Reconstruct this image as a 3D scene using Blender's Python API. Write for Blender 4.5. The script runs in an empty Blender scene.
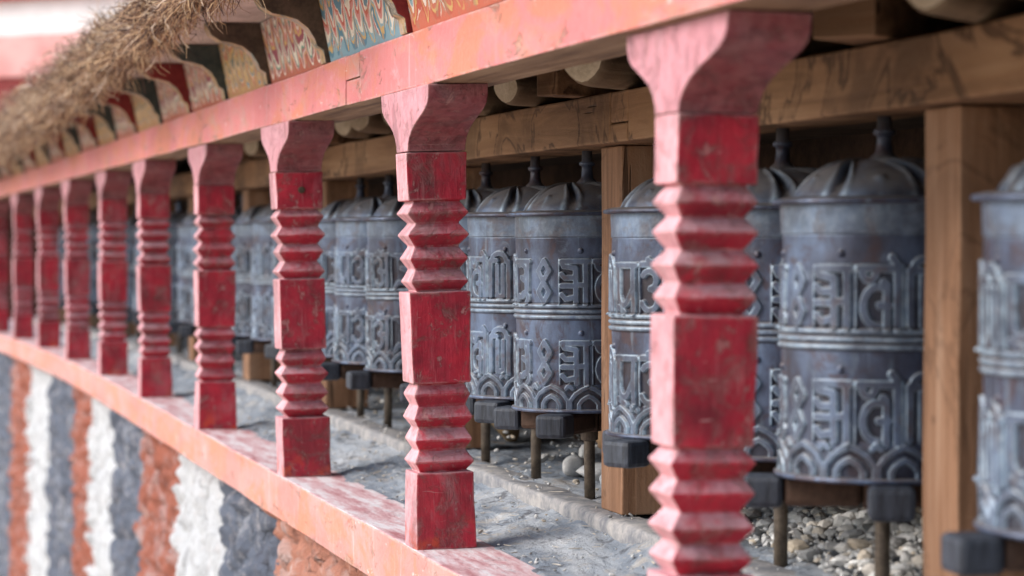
import bpy, bmesh, math, random
import numpy as np
from mathutils import Vector, Matrix, noise as mn

random.seed(7); np.random.seed(7)
S = bpy.context.scene
C = S.collection
R = math.radians

# ------------------------------------------------------------------ camera / world / light
# origin = eye point; +Y runs along the gallery, +X goes into it, Z up
f_mm, sensor = 85.0, 36.0
YAW, PITCH = 15.3, 1.21
cd = bpy.data.cameras.new('camera'); cam = bpy.data.objects.new('camera', cd); C.objects.link(cam)
cd.lens = f_mm; cd.sensor_width = sensor; cd.clip_start = .05; cd.clip_end = 4000
cam.rotation_euler = (R(90 - PITCH), 0, R(-YAW))
cd.dof.use_dof = True; cd.dof.focus_distance = 4.62; cd.dof.aperture_fstop = 3.7; cd.dof.aperture_blades = 8
S.camera = cam

W = bpy.data.worlds.new('World'); S.world = W; W.use_nodes = True
SUN_EL, SUN_AZ = 38.0, 273.0          # degrees; azimuth clockwise from +Y
wn = W.node_tree; bg = wn.nodes['Background']
sky = wn.nodes.new('ShaderNodeTexSky'); sky.sky_type = 'NISHITA'; sky.sun_disc = False
sky.sun_elevation = R(SUN_EL); sky.sun_rotation = R(SUN_AZ); sky.air_density = 1.0; sky.dust_density = 1.6; sky.ozone_density = 1.0
wn.links.new(sky.outputs[0], bg.inputs[0]); bg.inputs[1].default_value = .115
sd = bpy.data.lights.new('sun', 'SUN'); so = bpy.data.objects.new('sun', sd); C.objects.link(so)
sd.energy = 1.9; sd.angle = R(42); sd.color = (1, .965, .93)
d = Vector((math.sin(R(SUN_AZ)) * math.cos(R(SUN_EL)), math.cos(R(SUN_AZ)) * math.cos(R(SUN_EL)), math.sin(R(SUN_EL))))
so.rotation_euler = d.to_track_quat('Z', 'Y').to_euler()
S.view_settings.view_transform = 'Standard'; S.view_settings.look = 'None'
S.view_settings.gamma = 1; S.view_settings.exposure = 1.06

# ------------------------------------------------------------------ helpers
def tag(o, label=None, cat=None, group=None, kind=None):
    if label: o['label'] = label
    if cat: o['category'] = cat
    if group: o['group'] = group
    if kind: o['kind'] = kind
    return o
def link(name, me, parent=None, mats=()):
    o = bpy.data.objects.new(name, me); C.objects.link(o)
    for m in mats: me.materials.append(m)
    if parent: o.parent = parent
    return o
def obj(name, bm, mats, parent=None, smooth=False, bevel=0):
    me = bpy.data.meshes.new(name)
    bmesh.ops.recalc_face_normals(bm, faces=bm.faces)
    if smooth:
        for f in bm.faces: f.smooth = True
    bm.to_mesh(me); bm.free()
    o = link(name, me, parent, mats if isinstance(mats, (list, tuple)) else [mats])
    if bevel:
        md = o.modifiers.new('bevel', 'BEVEL'); md.width = bevel; md.segments = 2; md.limit_method = 'ANGLE'; md.angle_limit = R(30)
    return o
def empty(name, loc=(0, 0, 0), rot=(0, 0, 0)):
    o = bpy.data.objects.new(name, None); C.objects.link(o); o.location = loc; o.rotation_euler = rot
    o.empty_display_size = .05
    return o
def dup(root, loc=None, rot=None):
    r = root.copy(); C.objects.link(r)
    if loc is not None: r.location = loc
    if rot is not None: r.rotation_euler = rot
    for ch in list(root.children):
        c = ch.copy(); C.objects.link(c); c.parent = r
        for g in list(ch.children):
            e = g.copy(); C.objects.link(e); e.parent = c
    return r
def bend(y): return -.08 * max(0, (y - 9.2) / 5.1) ** 2
def dip(y): return -.02 * max(0, (y - 9.2) / 5.1) ** 2
def P(x, y, z): return (x + bend(y), y, z + dip(y))
def yaw_at(y):
    return -math.atan((bend(y + .05) - bend(y - .05)) / .1)
def box(bm, x0, x1, y0, y1, z0, z1, mi=0):
    v = [bm.verts.new(p) for p in ((x0, y0, z0), (x1, y0, z0), (x1, y1, z0), (x0, y1, z0), (x0, y0, z1), (x1, y0, z1), (x1, y1, z1), (x0, y1, z1))]
    for q in ((3, 2, 1, 0), (4, 5, 6, 7), (0, 1, 5, 4), (1, 2, 6, 5), (2, 3, 7, 6), (3, 0, 4, 7)):
        f = bm.faces.new([v[i] for i in q]); f.material_index = mi
def sweep(bm, prof, y0, y1, step=.15, jit=0.0, seed=0, cap=True):
    """profile [(x,z)..] closed loop swept along the gallery"""
    n = max(1, int(math.ceil((y1 - y0) / step))); rings = []
    for i in range(n + 1):
        y = y0 + (y1 - y0) * i / n; ring = []
        for k, (x, z) in enumerate(prof):
            if jit:
                j = mn.noise_vector(Vector((k * 3.1 + seed, y * 2.3, seed * 1.7)))
                x2, z2 = x + j.x * jit, z + j.z * jit
            else: x2, z2 = x, z
            ring.append(bm.verts.new(P(x2, y, z2)))
        rings.append(ring)
    m = len(prof)
    for a, b in zip(rings, rings[1:]):
        for k in range(m):
            bm.faces.new((a[k], a[(k + 1) % m], b[(k + 1) % m], b[k]))
    if cap:
        bm.faces.new(rings[0]); bm.faces.new(rings[-1][::-1])
def lathe(bm, prof, n=48, closed_top=True, closed_bot=True):
    rings = []
    for r, z in prof:
        rings.append([bm.verts.new((r * math.cos(2 * math.pi * i / n), r * math.sin(2 * math.pi * i / n), z)) for i in range(n)])
    for a, b in zip(rings, rings[1:]):
        for i in range(n):
            bm.faces.new((a[i], a[(i + 1) % n], b[(i + 1) % n], b[i]))
    if closed_bot: bm.faces.new(rings[0][::-1])
    if closed_top: bm.faces.new(rings[-1])
def grid_obj(name, xs, ys, fn, mats, parent=None):
    """fn(i,j)->(x,y,z) grid"""
    nx, ny = xs, ys
    co = [fn(i, j) for i in range(nx) for j in range(ny)]
    fc = [(i * ny + j, (i + 1) * ny + j, (i + 1) * ny + j + 1, i * ny + j + 1) for i in range(nx - 1) for j in range(ny - 1)]
    me = bpy.data.meshes.new(name); me.from_pydata(co, [], fc); me.update()
    me.polygons.foreach_set('use_smooth', [True] * len(me.polygons))
    return link(name, me, parent, mats)

# ------------------------------------------------------------------ node helpers
class NT:
    def __init__(s, name):
        s.m = bpy.data.materials.new(name); s.m.use_nodes = True; s.t = s.m.node_tree
        s.b = s.t.nodes['Principled BSDF']
        s.tc = s.t.nodes.new('ShaderNodeTexCoord'); s.gm = s.t.nodes.new('ShaderNodeNewGeometry'); s.oi = s.t.nodes.new('ShaderNodeObjectInfo')
    def new(s, typ, **kw):
        n = s.t.nodes.new(typ)
        for k, v in kw.items(): setattr(n, k, v)
        return n
    def set(s, sock, v):
        if isinstance(v, bpy.types.NodeSocket): s.t.links.new(v, sock)
        elif v is not None:
            if sock.type == 'RGBA' and len(v) == 3: v = (*v, 1)
            sock.default_value = v
    def math(s, op, a, b=None, c=None, clamp=False):
        n = s.new('ShaderNodeMath', operation=op, use_clamp=clamp); s.set(n.inputs[0], a); s.set(n.inputs[1], b); s.set(n.inputs[2], c); return n.outputs[0]
    def vec(s, op, a, b=None):
        n = s.new('ShaderNodeVectorMath', operation=op); s.set(n.inputs[0], a); s.set(n.inputs[1], b); return n.outputs[0]
    def coord(s, scale=(1, 1, 1), rnd=True, src='Object'):
        v = s.tc.outputs[src]
        if rnd:
            c = s.new('ShaderNodeCombineXYZ'); r = s.math('MULTIPLY', s.oi.outputs['Random'], 37.0)
            s.set(c.inputs[0], r); s.set(c.inputs[1], s.math('MULTIPLY', r, 1.7)); s.set(c.inputs[2], s.math('MULTIPLY', r, 2.3))
            v = s.vec('ADD', v, c.outputs[0])
        return s.vec('MULTIPLY', v, scale)
    def noise(s, vec, scale, detail=6, rough=.6, dist=0):
        n = s.new('ShaderNodeTexNoise'); s.set(n.inputs['Vector'], vec); n.inputs['Scale'].default_value = scale
        n.inputs['Detail'].default_value = detail; n.inputs['Roughness'].default_value = rough; n.inputs['Distortion'].default_value = dist
        return n.outputs['Fac']
    def voro(s, vec, scale, feature='F1', out='Distance'):
        n = s.new('ShaderNodeTexVoronoi', feature=feature); s.set(n.inputs['Vector'], vec); n.inputs['Scale'].default_value = scale
        return n.outputs[out]
    def new_noise_vec(s, vec, scale):
        n = s.new('ShaderNodeTexNoise'); s.set(n.inputs['Vector'], vec); n.inputs['Scale'].default_value = scale; n.inputs['Detail'].default_value = 4
        return n.outputs['Color']
    def ss(s, x, a, b, lo=0., hi=1.):
        n = s.new('ShaderNodeMapRange', interpolation_type='SMOOTHSTEP'); s.set(n.inputs[0], x)
        for i, q in enumerate((a, b, lo, hi)): n.inputs[i + 1].default_value = q
        return n.outputs[0]
    def mix(s, f, a, b, mode='MIX'):
        n = s.new('ShaderNodeMix', data_type='RGBA', blend_type=mode); s.set(n.inputs[0], f); s.set(n.inputs[6], a); s.set(n.inputs[7], b); return n.outputs[2]
    def ramp(s, x, stops, mode='LINEAR'):
        n = s.new('ShaderNodeValToRGB'); s.set(n.inputs[0], x); cr = n.color_ramp; cr.interpolation = mode
        while len(cr.elements) < len(stops): cr.elements.new(.5)
        for e, (p, c) in zip(cr.elements, stops): e.position = p; e.color = (*c, 1)
        return n.outputs[0]
    def xyz(s, v):
        n = s.new('ShaderNodeSeparateXYZ'); s.set(n.inputs[0], v); return n.outputs
    def bump(s, h, strength=.5, dist=.01):
        n = s.new('ShaderNodeBump'); s.set(n.inputs['Height'], h); n.inputs['Strength'].default_value = strength; n.inputs['Distance'].default_value = dist
        s.t.links.new(n.outputs[0], s.b.inputs['Normal'])
    def arris(s, radius, vec, lo=.012, hi=.10, scale=30):
        b = s.new('ShaderNodeBevel', samples=4); b.inputs['Radius'].default_value = radius
        d = s.new('ShaderNodeVectorMath', operation='DOT_PRODUCT'); s.set(d.inputs[0], b.outputs[0]); s.set(d.inputs[1], s.gm.outputs['Normal'])
        return s.math('MULTIPLY', s.ss(s.math('SUBTRACT', 1.0, d.outputs['Value']), lo, hi), s.ss(s.noise(vec, scale, 6, .7), .40, .58))
    def out(s, col, rough=.7, spec=.5, metal=0):
        s.set(s.b.inputs['Base Color'], col); s.set(s.b.inputs['Roughness'], rough); s.b.inputs['Specular IOR Level'].default_value = spec
        s.set(s.b.inputs['Metallic'], metal)
        return s.m

def paint_red(cap=False):
    n = NT('dusty_capital_paint' if cap else 'weathered_red_paint'); v = n.coord()
    big = n.noise(v, 9, 8, .65); fine = n.noise(v, 45, 6, .7)
    col = n.ramp(big, [(.34, (.20, .010, .022)), (.5, (.40, .012, .032)), (.66, (.57, .018, .040))])
    worn = n.ss(n.noise(v, 15, 10, .74, .6), .50, .64)
    col = n.mix(n.math('MULTIPLY', worn, .66), col, n.mix(n.ss(fine, .4, .6), (.15, .065, .050), (.36, .17, .16)))
    gr = n.noise(n.coord((70, 70, 6)), 1.0, 5, .7)
    col = n.mix(n.math('MULTIPLY', n.ss(gr, .58, .72), .55), col, (.55, .22, .22))
    scr = n.noise(n.vec('MULTIPLY', v, (25, 25, 110)), 1.0, 2, .5, 1.5)
    col = n.mix(n.math('MULTIPLY', n.ss(scr, .71, .76), .5), col, (.62, .36, .34))
    if cap: col = n.mix(n.ss(big, .30, .62, .45, .9), col, n.mix(n.ss(fine, .35, .65), (.17, .055, .060), (.30, .125, .125)))
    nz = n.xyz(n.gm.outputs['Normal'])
    # settled dust on anything that faces up
    dust = n.math('MULTIPLY', n.ss(nz[2], .25, .7), n.math('MULTIPLY', n.ss(n.noise(v, 28, 7, .7),   .30, .58, .15, .92), n.ss(n.oi.outputs['Random'], 0, 1, .75, 1)))
    col = n.mix(dust, col, (.55, .33, .36))
    # paler pink on faces turned outward
    outer_pale = n.math('MULTIPLY', n.ss(nz[0], -.35, -.7), n.ss(fine, .2, .75, .98, .62))
    col = n.mix(outer_pale, col, n.mix(n.ss(big, .35, .65), *(((.58, .25, .285), (.66, .33, .37)) if cap else ((.68, .34, .37), (.76, .44, .47)))))
    # orange undercoat showing close to the foot
    z = n.xyz(n.tc.outputs['Object'])[2]
    foot = n.math('MULTIPLY', n.ss(z, .075, .0), n.ss(n.noise(v, 16, 4, .6), .50, .62))
    col = n.mix(n.math('MULTIPLY', foot, .8), col, (.62, .075, .02))
    stain = n.ss(n.noise(n.vec('MULTIPLY', v, (1, 1, .45)), 7, 5, .6, .5), .52, .64)
    col = n.mix(n.math('MULTIPLY', stain, n.ss(n.oi.outputs['Random'], 0, 1, .35, .7)), col, n.mix(.7, col, (.055, .018, .018)))
    chalk = n.ss(n.noise(n.vec('ADD', n.vec('MULTIPLY', v, (1, 1, .5)), (7, 3, 1)), 8, 8, .68, .4), .53, .66)
    col = n.mix(n.math('MULTIPLY', chalk, .34), col, (.40, .17, .185))
    flake = n.ss(n.noise(n.vec('MULTIPLY', v, (1, 1, .6)), 42, 8, .75, .4), .585, .62)
    col = n.mix(n.math('MULTIPLY', flake, .6), col, (.50, .24, .22))
    col = n.mix(n.math('MULTIPLY', n.arris(.006, v), .8), col, (.62, .38, .36))
    h = n.math('ADD', n.math('MULTIPLY', fine, .6), n.math('ADD', n.math('MULTIPLY', gr, .7), n.math('ADD', n.math('MULTIPLY', worn, -.5), n.math('MULTIPLY', flake, -.6))))
    n.bump(h, .75, .005)
    return n.out(col, n.ss(fine, .2, .8, .48, .72), .5)

def paint_beam(name, a, b, pale, top=None, crackdir=True):
    """salmon distemper on planed timber (beam and ledge)"""
    n = NT(name); v = n.coord(rnd=False)
    big = n.noise(n.vec('MULTIPLY', v, (3, 1.1, 3)), 1.6, 6, .6)
    col = n.mix(n.ss(big, .35, .65), a, b)
    fine = n.noise(v, 60, 6, .7)
    vs = n.noise(n.vec('MULTIPLY', v, (14, 38, 2.5)), 1.0, 5, .65)          # runs of thinned paint
    col = n.mix(n.math('MULTIPLY', n.ss(vs, .56, .72), .55), col, pale)
    pa = n.noise(n.vec('MULTIPLY', v, (6, 5, 9)), 1.0, 8, .7)
    col = n.mix(n.math('MULTIPLY', n.ss(pa, .60, .72), .7), col, pale)
    spots = n.ss(n.noise(n.vec('MULTIPLY', v, (40, 34, 55)), 1.0, 3, .6), .73, .77)
    col = n.mix(n.math('MULTIPLY', spots, .75), col, (.22, .07, .05))
    crk = n.ss(n.noise(n.vec('MULTIPLY', v, (3, 26, 1.5)), 1.0, 2, .5, .4), .735, .75)
    col = n.mix(n.math('MULTIPLY', crk, .75), col, (.10, .03, .025))
    op = n.noise(n.vec('MULTIPLY', v, (5, 3.2, 7)), 1.0, 8, .68, .8)
    col = n.mix(n.math('MULTIPLY', n.ss(op, .46, .60), .75), col, (.64, .215, .115))                 # older orange coat
    bare = n.ss(n.noise(n.vec('MULTIPLY', v, (14, 7, 20)), 1.0, 9, .74, .5), .585, .625)
    col = n.mix(n.math('MULTIPLY', bare, .7), col, n.mix(n.ss(fine, .4, .6), (.30, .16, .10), (.52, .34, .25)))
    film = n.noise(n.vec('MULTIPLY', v, (7, 4.5, 11)), 1.0, 9, .74, 1.0)
    col = n.mix(n.math('MULTIPLY', n.ss(film, .50, .66), .55), col, (.50, .30, .25))
    chipw = n.ss(n.noise(n.vec('MULTIPLY', v, (22, 9, 26)), 1.0, 8, .75, .4), .63, .66)
    col = n.mix(n.math('MULTIPLY', chipw, .75), col, (.76, .66, .62))
    col = n.mix(n.math('MULTIPLY', n.arris(.008, v, scale=24), .75), col, (.80, .60, .56))
    nz = n.xyz(n.gm.outputs['Normal'])
    if top:
        d = n.noise(n.vec('MULTIPLY', v, (30, 5, 10)), 1.0, 8, .7)
        t = n.ramp(d, [(.36, top[0]), (.48, top[1]), (.60, top[2])])
        col = n.mix(n.ss(nz[2], .5, .8), col, t)
    else:
        # unpainted underside and back of the timber
        g = n.noise(n.vec('MULTIPLY', v, (40, 2.2, 40)), 1.0, 6, .6)
        wd = n.ramp(g, [(.35, (.16, .085, .045)), (.55, (.33, .20, .115)), (.7, (.46, .31, .19))])
        un = n.math('MAXIMUM', n.ss(nz[2], -.5, -.8), n.ss(nz[0], .3, .6))
        col = n.mix(un, col, wd)
    h = n.math('ADD', fine, n.math('MULTIPLY', vs, .6))
    h = n.math('SUBTRACT', h, n.math('ADD', n.math('MULTIPLY', crk, 1.5), n.math('MULTIPLY', bare, .6)))
    n.bump(h, .7, .005)
    return n.out(col, n.ss(fine, .2, .8, .5, .75), .45)

def wood(name, dark, mid, light, axis, stain=.5, scale=1.0, rough=.75):
    n = NT(name); v = n.coord()
    sc = [34 * scale] * 3; sc[axis] = 2.0 * scale
    g = n.noise(n.vec('MULTIPLY', v, tuple(sc)), 1.0, 6, .62, .8)
    sc2 = [9 * scale] * 3; sc2[axis] = .9 * scale
    g2 = n.noise(n.vec('MULTIPLY', v, tuple(sc2)), 1.0, 4, .55, 1.6)
    x = n.math('ADD', n.math('MULTIPLY', g, .5), n.math('MULTIPLY', g2, .5))
    col = n.ramp(x, [(.34, dark), (.5, mid), (.66, light)])
    st = n.noise(v, 3.6, 5, .55, 1.2)
    col = n.mix(n.math('MULTIPLY', n.ss(st, .52, .62), stain * .6), col, tuple(c * .55 for c in dark))
    edge = n.math('MULTIPLY', n.math('MULTIPLY', n.ss(st, .49, .52), n.ss(st, .55, .52)), stain)
    col = n.mix(edge, col, tuple(c * .5 for c in dark))
    kn = n.voro(n.vec('MULTIPLY', v, (7, 7, 7)), 1.0)
    col = n.mix(n.math('MULTIPLY', n.ss(kn, .10, .05), .7), col, tuple(c * .5 for c in dark))
    fine = n.noise(v, 90, 4, .7)
    col = n.mix(n.math('MULTIPLY', n.ss(fine, .55, .75), .25), col, light)
    ck = n.ss(n.noise(n.vec('MULTIPLY', v, tuple(q * 1.6 for q in sc)), 1.0, 2, .5, .3), .70, .73)
    col = n.mix(n.math('MULTIPLY', ck, .7), col, tuple(c * .25 for c in dark))
    col = n.mix(n.math('MULTIPLY', n.arris(.006, v), .5), col, tuple(min(1, c * 1.25) for c in light))
    n.bump(n.math('SUBTRACT', n.math('ADD', g, n.math('MULTIPLY', fine, .4)), ck), .6, .005)
    return n.out(col, rough, .3)

def patina():
    n = NT('patinated_copper'); v = n.coord()
    at = n.new('ShaderNodeAttribute'); at.attribute_name = 'wear'
    ed = n.xyz(at.outputs['Vector'])
    big = n.noise(n.vec('MULTIPLY', v, (1, 1, .55)), 11, 7, .62); fine = n.noise(v, 70, 6, .7); mid = n.noise(v, 30, 6, .65, .5)
    base = n.ramp(big, [(.36, (.026, .024, .038)), (.50, (.055, .066, .105)), (.64, (.11, .150, .235))])
    base = n.mix(n.math('MULTIPLY', n.ss(n.noise(n.vec('ADD', v, (4, 1, 2)), 16, 7, .7, .6), .50, .62), .75), base, (.058, .030, .030))         # bare brown copper
    base = n.mix(n.math('MULTIPLY', n.ss(mid, .44, .34), .45), base, (.13, .165, .215))
    # verdigris caught along the worked edges of the relief
    verd = n.mix(n.ss(fine, .35, .7), (.26, .36, .45), (.52, .63, .71))
    e = n.math('MULTIPLY', ed[0], n.ss(mid, .34, .60, .22, 1.0))
    col = n.mix(n.math('MULTIPLY', e, .80), base, verd)
    col = n.mix(n.math('MULTIPLY', ed[1], n.ss(mid, .30, .66, .92, .55)), col, (.020, .014, .018))                          # dark grime in hollows / letter faces
    strk = n.noise(n.vec('MULTIPLY', v, (60, 60, 5)), 1.0, 4, .6)
    col = n.mix(n.math('MULTIPLY', n.ss(strk, .58, .72), .35), col, (.22, .31, .40))
    col = n.mix(n.math('MULTIPLY', n.ss(n.xyz(n.gm.outputs['Normal'])[2], .35, .85), n.ss(mid, .3, .6, .35, .85)), col, (.20, .185, .18))   # dust lying on the domes
    n.bump(n.math('ADD', fine, mid), .25, .003)
    return n.out(col, n.ss(mid, .3, .7, .36, .56), .45, .28)

def simple(name, a, b, scale=20, rough=.8, bump=.4, spec=.3, metal=0, aniso=(1, 1, 1)):
    n = NT(name); v = n.coord(aniso)
    x = n.noise(v, scale, 7, .65); y = n.noise(v, scale * 6, 4, .7)
    col = n.mix(n.ss(n.math('ADD', n.math('MULTIPLY', x, .7), n.math('MULTIPLY', y, .3)), .36, .64), a, b)
    n.bump(n.math('ADD', x, n.math('MULTIPLY', y, .5)), bump, .005)
    return n.out(col, rough, spec, metal)

def stripes_mat():
    n = NT('striped_limewash_on_stone'); v = n.coord(rnd=False)
    y = n.xyz(v)[1]
    wob = n.noise(n.vec('MULTIPLY', v, (1, 0, 1)), 1.3, 3, .5)
    wob2 = n.noise(v, 14, 4, .6)
    yy = n.math('ADD', y, n.math('ADD', n.math('MULTIPLY', n.math('SUBTRACT', wob, .5), .25), n.math('MULTIPLY', n.math('SUBTRACT', wob2, .5), .30)))
    G, Wh, O = (.135, .155, .20), (.64, .655, .67), (.38, .125, .080)
    b = [(0, O), (1.0, G), (2.0, Wh), (2.9, O), (3.4, Wh), (3.9, G), (4.35, (.50, .225, .155)), (5.74, G), (6.68, Wh), (7.55, O), (8.5, G), (9.5, Wh), (10.4, O), (11.0, G), (12.2, Wh), (13.2, O), (14.1, G), (15.2, Wh), (16.2, O), (17.2, G), (18.2, Wh)]
    x = n.math('DIVIDE', yy, 20.0)
    col = n.ramp(x, [(p / 20.0, c) for p, c in [(q * 1.05 if q < 18.6 else q, w_) for q, w_ in b]], 'CONSTANT')
    mort = n.noise(v, 12, 9, .72, .5); fine = n.noise(v, 45, 6, .75)
    col = n.mix(n.math('MULTIPLY', n.ss(mort, .52, .66), .75), col, n.mix(.55, col, (.66, .60, .58)))
    col = n.mix(n.math('MULTIPLY', n.ss(mort, .47, .34), .6), col, n.mix(.6, col, (.07, .05, .055)))
    blot = n.noise(n.vec('MULTIPLY', v, (5, 5, 3.2)), 1.0, 8, .72, .7)
    col = n.mix(n.math('MULTIPLY', n.ss(blot, .53, .63), .62), col, n.mix(.45, col, (.60, .60, .62)))
    col = n.mix(n.math('MULTIPLY', n.ss(blot, .46, .36), .70), col, n.mix(.6, col, (.055, .05, .06)))
    chip = n.ss(n.noise(n.vec('MULTIPLY', v, (9, 9, 5)), 1.0, 9, .75), .62, .68)
    col = n.mix(n.math('MULTIPLY', chip, .55), col, n.mix(.5, col, (.24, .20, .20)))
    run = n.ss(n.noise(n.vec('MULTIPLY', v, (30, 30, 2.2)), 1.0, 4, .6), .60, .72)
    col = n.mix(n.math('MULTIPLY', run, .25), col, (.70, .66, .62))
    vv = n.vec('ADD', n.vec('MULTIPLY', v, (1, 1, 1.25)), n.vec('MULTIPLY', n.new_noise_vec(v, 9), (.10, .10, .10)))
    ck = n.voro(vv, 9.5, 'DISTANCE_TO_EDGE'); gate = n.ss(n.noise(v, 6, 5, .65), .47, .60)
    crack = n.math('MULTIPLY', n.ss(ck, .045, .006), n.math('MULTIPLY', gate, .5))
    col = n.mix(n.math('MULTIPLY', crack, .8), col, n.mix(.75, col, (.05, .04, .04)))
    sp = n.ss(n.noise(v, 24, 9, .82), .56, .66)
    col = n.mix(n.math('MULTIPLY', sp, .55), col, n.mix(.6, col, (.10, .09, .10)))
    h = n.math('ADD', mort, n.math('MULTIPLY', fine, .6))
    h = n.math('SUBTRACT', h, n.math('MULTIPLY', crack, .8))
    n.bump(h, .9, .03)
    return n.out(col, .88, .25)

def floor_mat():
    n = NT('dusty_earth_floor'); v = n.coord(rnd=False)
    big = n.noise(n.vec('MULTIPLY', v, (5, 2, 1)), 1.0, 7, .62, .6); mid = n.noise(v, 16, 8, .68, .4); fine = n.noise(v, 85, 6, .75)
    col = n.ramp(big, [(.34, (.17, .20, .24)), (.5, (.28, .315, .36)), (.64, (.44, .46, .485))])
    col = n.mix(n.math('MULTIPLY', n.ss(mid, .53, .64), .75), col, (.46, .41, .355))
    col = n.mix(n.math('MULTIPLY', n.ss(mid, .46, .35), .8), col, (.085, .085, .095))
    str_ = n.noise(n.vec('MULTIPLY', v, (26, 6, 1)), 1.0, 6, .7, 1.0)
    col = n.mix(n.math('MULTIPLY', n.ss(str_, .54, .68), .7), col, (.56, .58, .60))
    col = n.mix(n.math('MULTIPLY', n.ss(fine, .58, .70), .7), col, (.09, .085, .08))
    n.bump(n.math('ADD', n.math('MULTIPLY', mid, 1.2), n.math('ADD', fine, n.math('MULTIPLY', str_, .8))), .8, .012)
    return n.out(col, .92, .2)

def stone_mat(name, cols, scale=25):
    n = NT(name); v = n.coord()
    at = n.new('ShaderNodeAttribute'); at.attribute_name = 'tint'
    t = n.ramp(at.outputs['Fac'] if name == 'mixed_gravel' else n.oi.outputs['Random'], cols)
    x = n.noise(v, scale, 8, .68); y = n.noise(v, scale * 5, 4, .7)
    col = n.mix(n.ss(x, .35, .65, 0, .6), t, n.mix(.5, t, (.12, .11, .10)))
    n.bump(n.math('ADD', x, n.math('MULTIPLY', y, .5)), .6, .006)
    return n.out(col, .85, .3)

def panel_mat(name, ground, bands):
    """row of dripping scallops outlined again and again in distemper"""
    n = NT(name); v = n.coord(rnd=False)
    p = n.xyz(v)
    wx = n.noise(v, 9, 3, .5); wy = n.noise(n.vec('ADD', v, (3.1, 5.2, 1.1)), 13, 3, .5)
    u = n.math('ADD', p[1], n.math('MULTIPLY', n.math('SUBTRACT', wx, .5), .12))
    u = n.math('ADD', u, n.math('MULTIPLY', n.oi.outputs['Random'], .3))
    s = n.math('ABSOLUTE', n.math('SINE', n.math('MULTIPLY', u, math.pi / .088)))
    w = n.math('SUBTRACT', n.math('ADD', p[2], n.math('MULTIPLY', n.math('SUBTRACT', wy, .5), .10)), n.math('MULTIPLY', s, -.066))
    fr = n.math('FRACT', n.math('DIVIDE', w, .098))
    col = n.ramp(fr, bands, 'CONSTANT')
    lowmask = n.ss(n.math('ADD', p[2], n.math('MULTIPLY', s, .030)), .036, .039)
    col = n.mix(lowmask, ground, col)
    worn = n.noise(v, 26, 8, .7); fine = n.noise(v, 90, 5, .7)
    col = n.mix(n.math('MULTIPLY', n.ss(worn, .53, .66), .6), col, (.34, .22, .14))
    col = n.mix(n.math('MULTIPLY', n.ss(fine, .55, .75), .25), col, (.55, .48, .40))
    n.bump(n.math('ADD', worn, fine), .4, .004)
    return n.out(col, .75, .3)

M = {}
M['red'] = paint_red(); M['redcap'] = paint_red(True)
M['beam'] = paint_beam('salmon_beam_paint', (.60, .165, .170), (.67, .22, .215), (.74, .38, .40))
M['ledge'] = paint_beam('salmon_ledge_paint', (.53, .215, .185), (.59, .29, .26), (.72, .55, .53), top=((.42, .17, .18), (.60, .38, .39), (.72, .66, .67)))
M['post'] = wood('planed_orange_wood', (.13, .062, .030), (.28, .145, .078), (.40, .245, .155), 2, .35)
M['backbeam'] = wood('stained_brown_timber', (.125, .060, .028), (.25, .132, .066), (.35, .21, .118), 1, .85, .7)
M['plank'] = wood('old_grey_plank', (.17, .12, .085), (.30, .22, .16), (.42, .33, .25), 1, .4)
M['log'] = wood('barkless_log', (.10, .062, .036), (.20, .135, .080), (.33, .24, .15), 0, .35)
M['logend'] = simple('cut_log_end', (.52, .40, .26), (.76, .63, .46), 26, .85, .5)
M['patina'] = patina()
M['rubber'] = simple('charcoal_stained_wood', (.016, .019, .026), (.052, .062, .082), 30, .55, .5, .4, aniso=(3, 3, .4))
M['brownwood'] = simple('dark_brown_wood', (.045, .024, .015), (.09, .05, .032), 30, .7, .5)
M['iron'] = simple('rusted_iron_pipe', (.075, .058, .045), (.17, .135, .10), 40, .6, .4, .4, .3)
M['stripes'] = stripes_mat()
M['floor'] = floor_mat()
M['kerb'] = simple('pale_dusty_kerb', (.15, .155, .17), (.36, .34, .32), 16, .9, .9)
M['mud'] = simple('dark_mud_plaster', (.045, .026, .018), (.10, .058, .038), 8, .95, .6)
M['ceil'] = simple('sooty_boards', (.045, .030, .020), (.10, .066, .044), 12, .9, .5)
def patchy():
    n = NT('patchy_old_eave_paint'); v = n.coord()
    x = n.noise(v, 17, 7, .7, .5); y = n.noise(v, 60, 5, .7)
    col = n.ramp(x, [(.34, (.10, .085, .07)), (.44, (.22, .20, .16)), (.5, (.46, .29, .13)), (.57, (.50, .33, .25)), (.66, (.22, .27, .26))])
    col = n.mix(n.ss(y, .5, .7), col, (.50, .42, .33)); n.bump(n.math('ADD', x, y), .5, .005)
    return n.out(col, .8, .3)
M['ochre'] = patchy()
M['soffit'] = simple('pale_soffit_board', (.34, .27, .24), (.56, .44, .39), 9, .85, .4, aniso=(1, .4, 1))
M['rgreen'] = simple('dark_green_paint', (.028, .042, .040), (.075, .082, .070), 20, .7, .4)
M['rred'] = simple('dark_red_paint', (.15, .014, .016), (.25, .035, .03), 20, .7, .4)
M['rbrown'] = simple('dark_brown_paint', (.05, .036, .026), (.115, .080, .055), 20, .7, .4)
M['white'] = simple('white_limewash', (.72, .68, .66), (.86, .82, .80), 3, .85, .3)
M['wallred'] = simple('red_cornice_paint', (.50, .05, .045), (.66, .10, .09), 2, .8, .3)
M['wallpink'] = simple('pink_wall_paint', (.62, .26, .24), (.74, .40, .37), 2, .8, .3)
M['ground'] = simple('dry_tan_ground', (.42, .35, .27), (.56, .48, .39), .8, .95, .5)
M['roofearth'] = simple('packed_roof_earth', (.20, .16, .12), (.32, .26, .20), 8, .95, .5)
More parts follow.
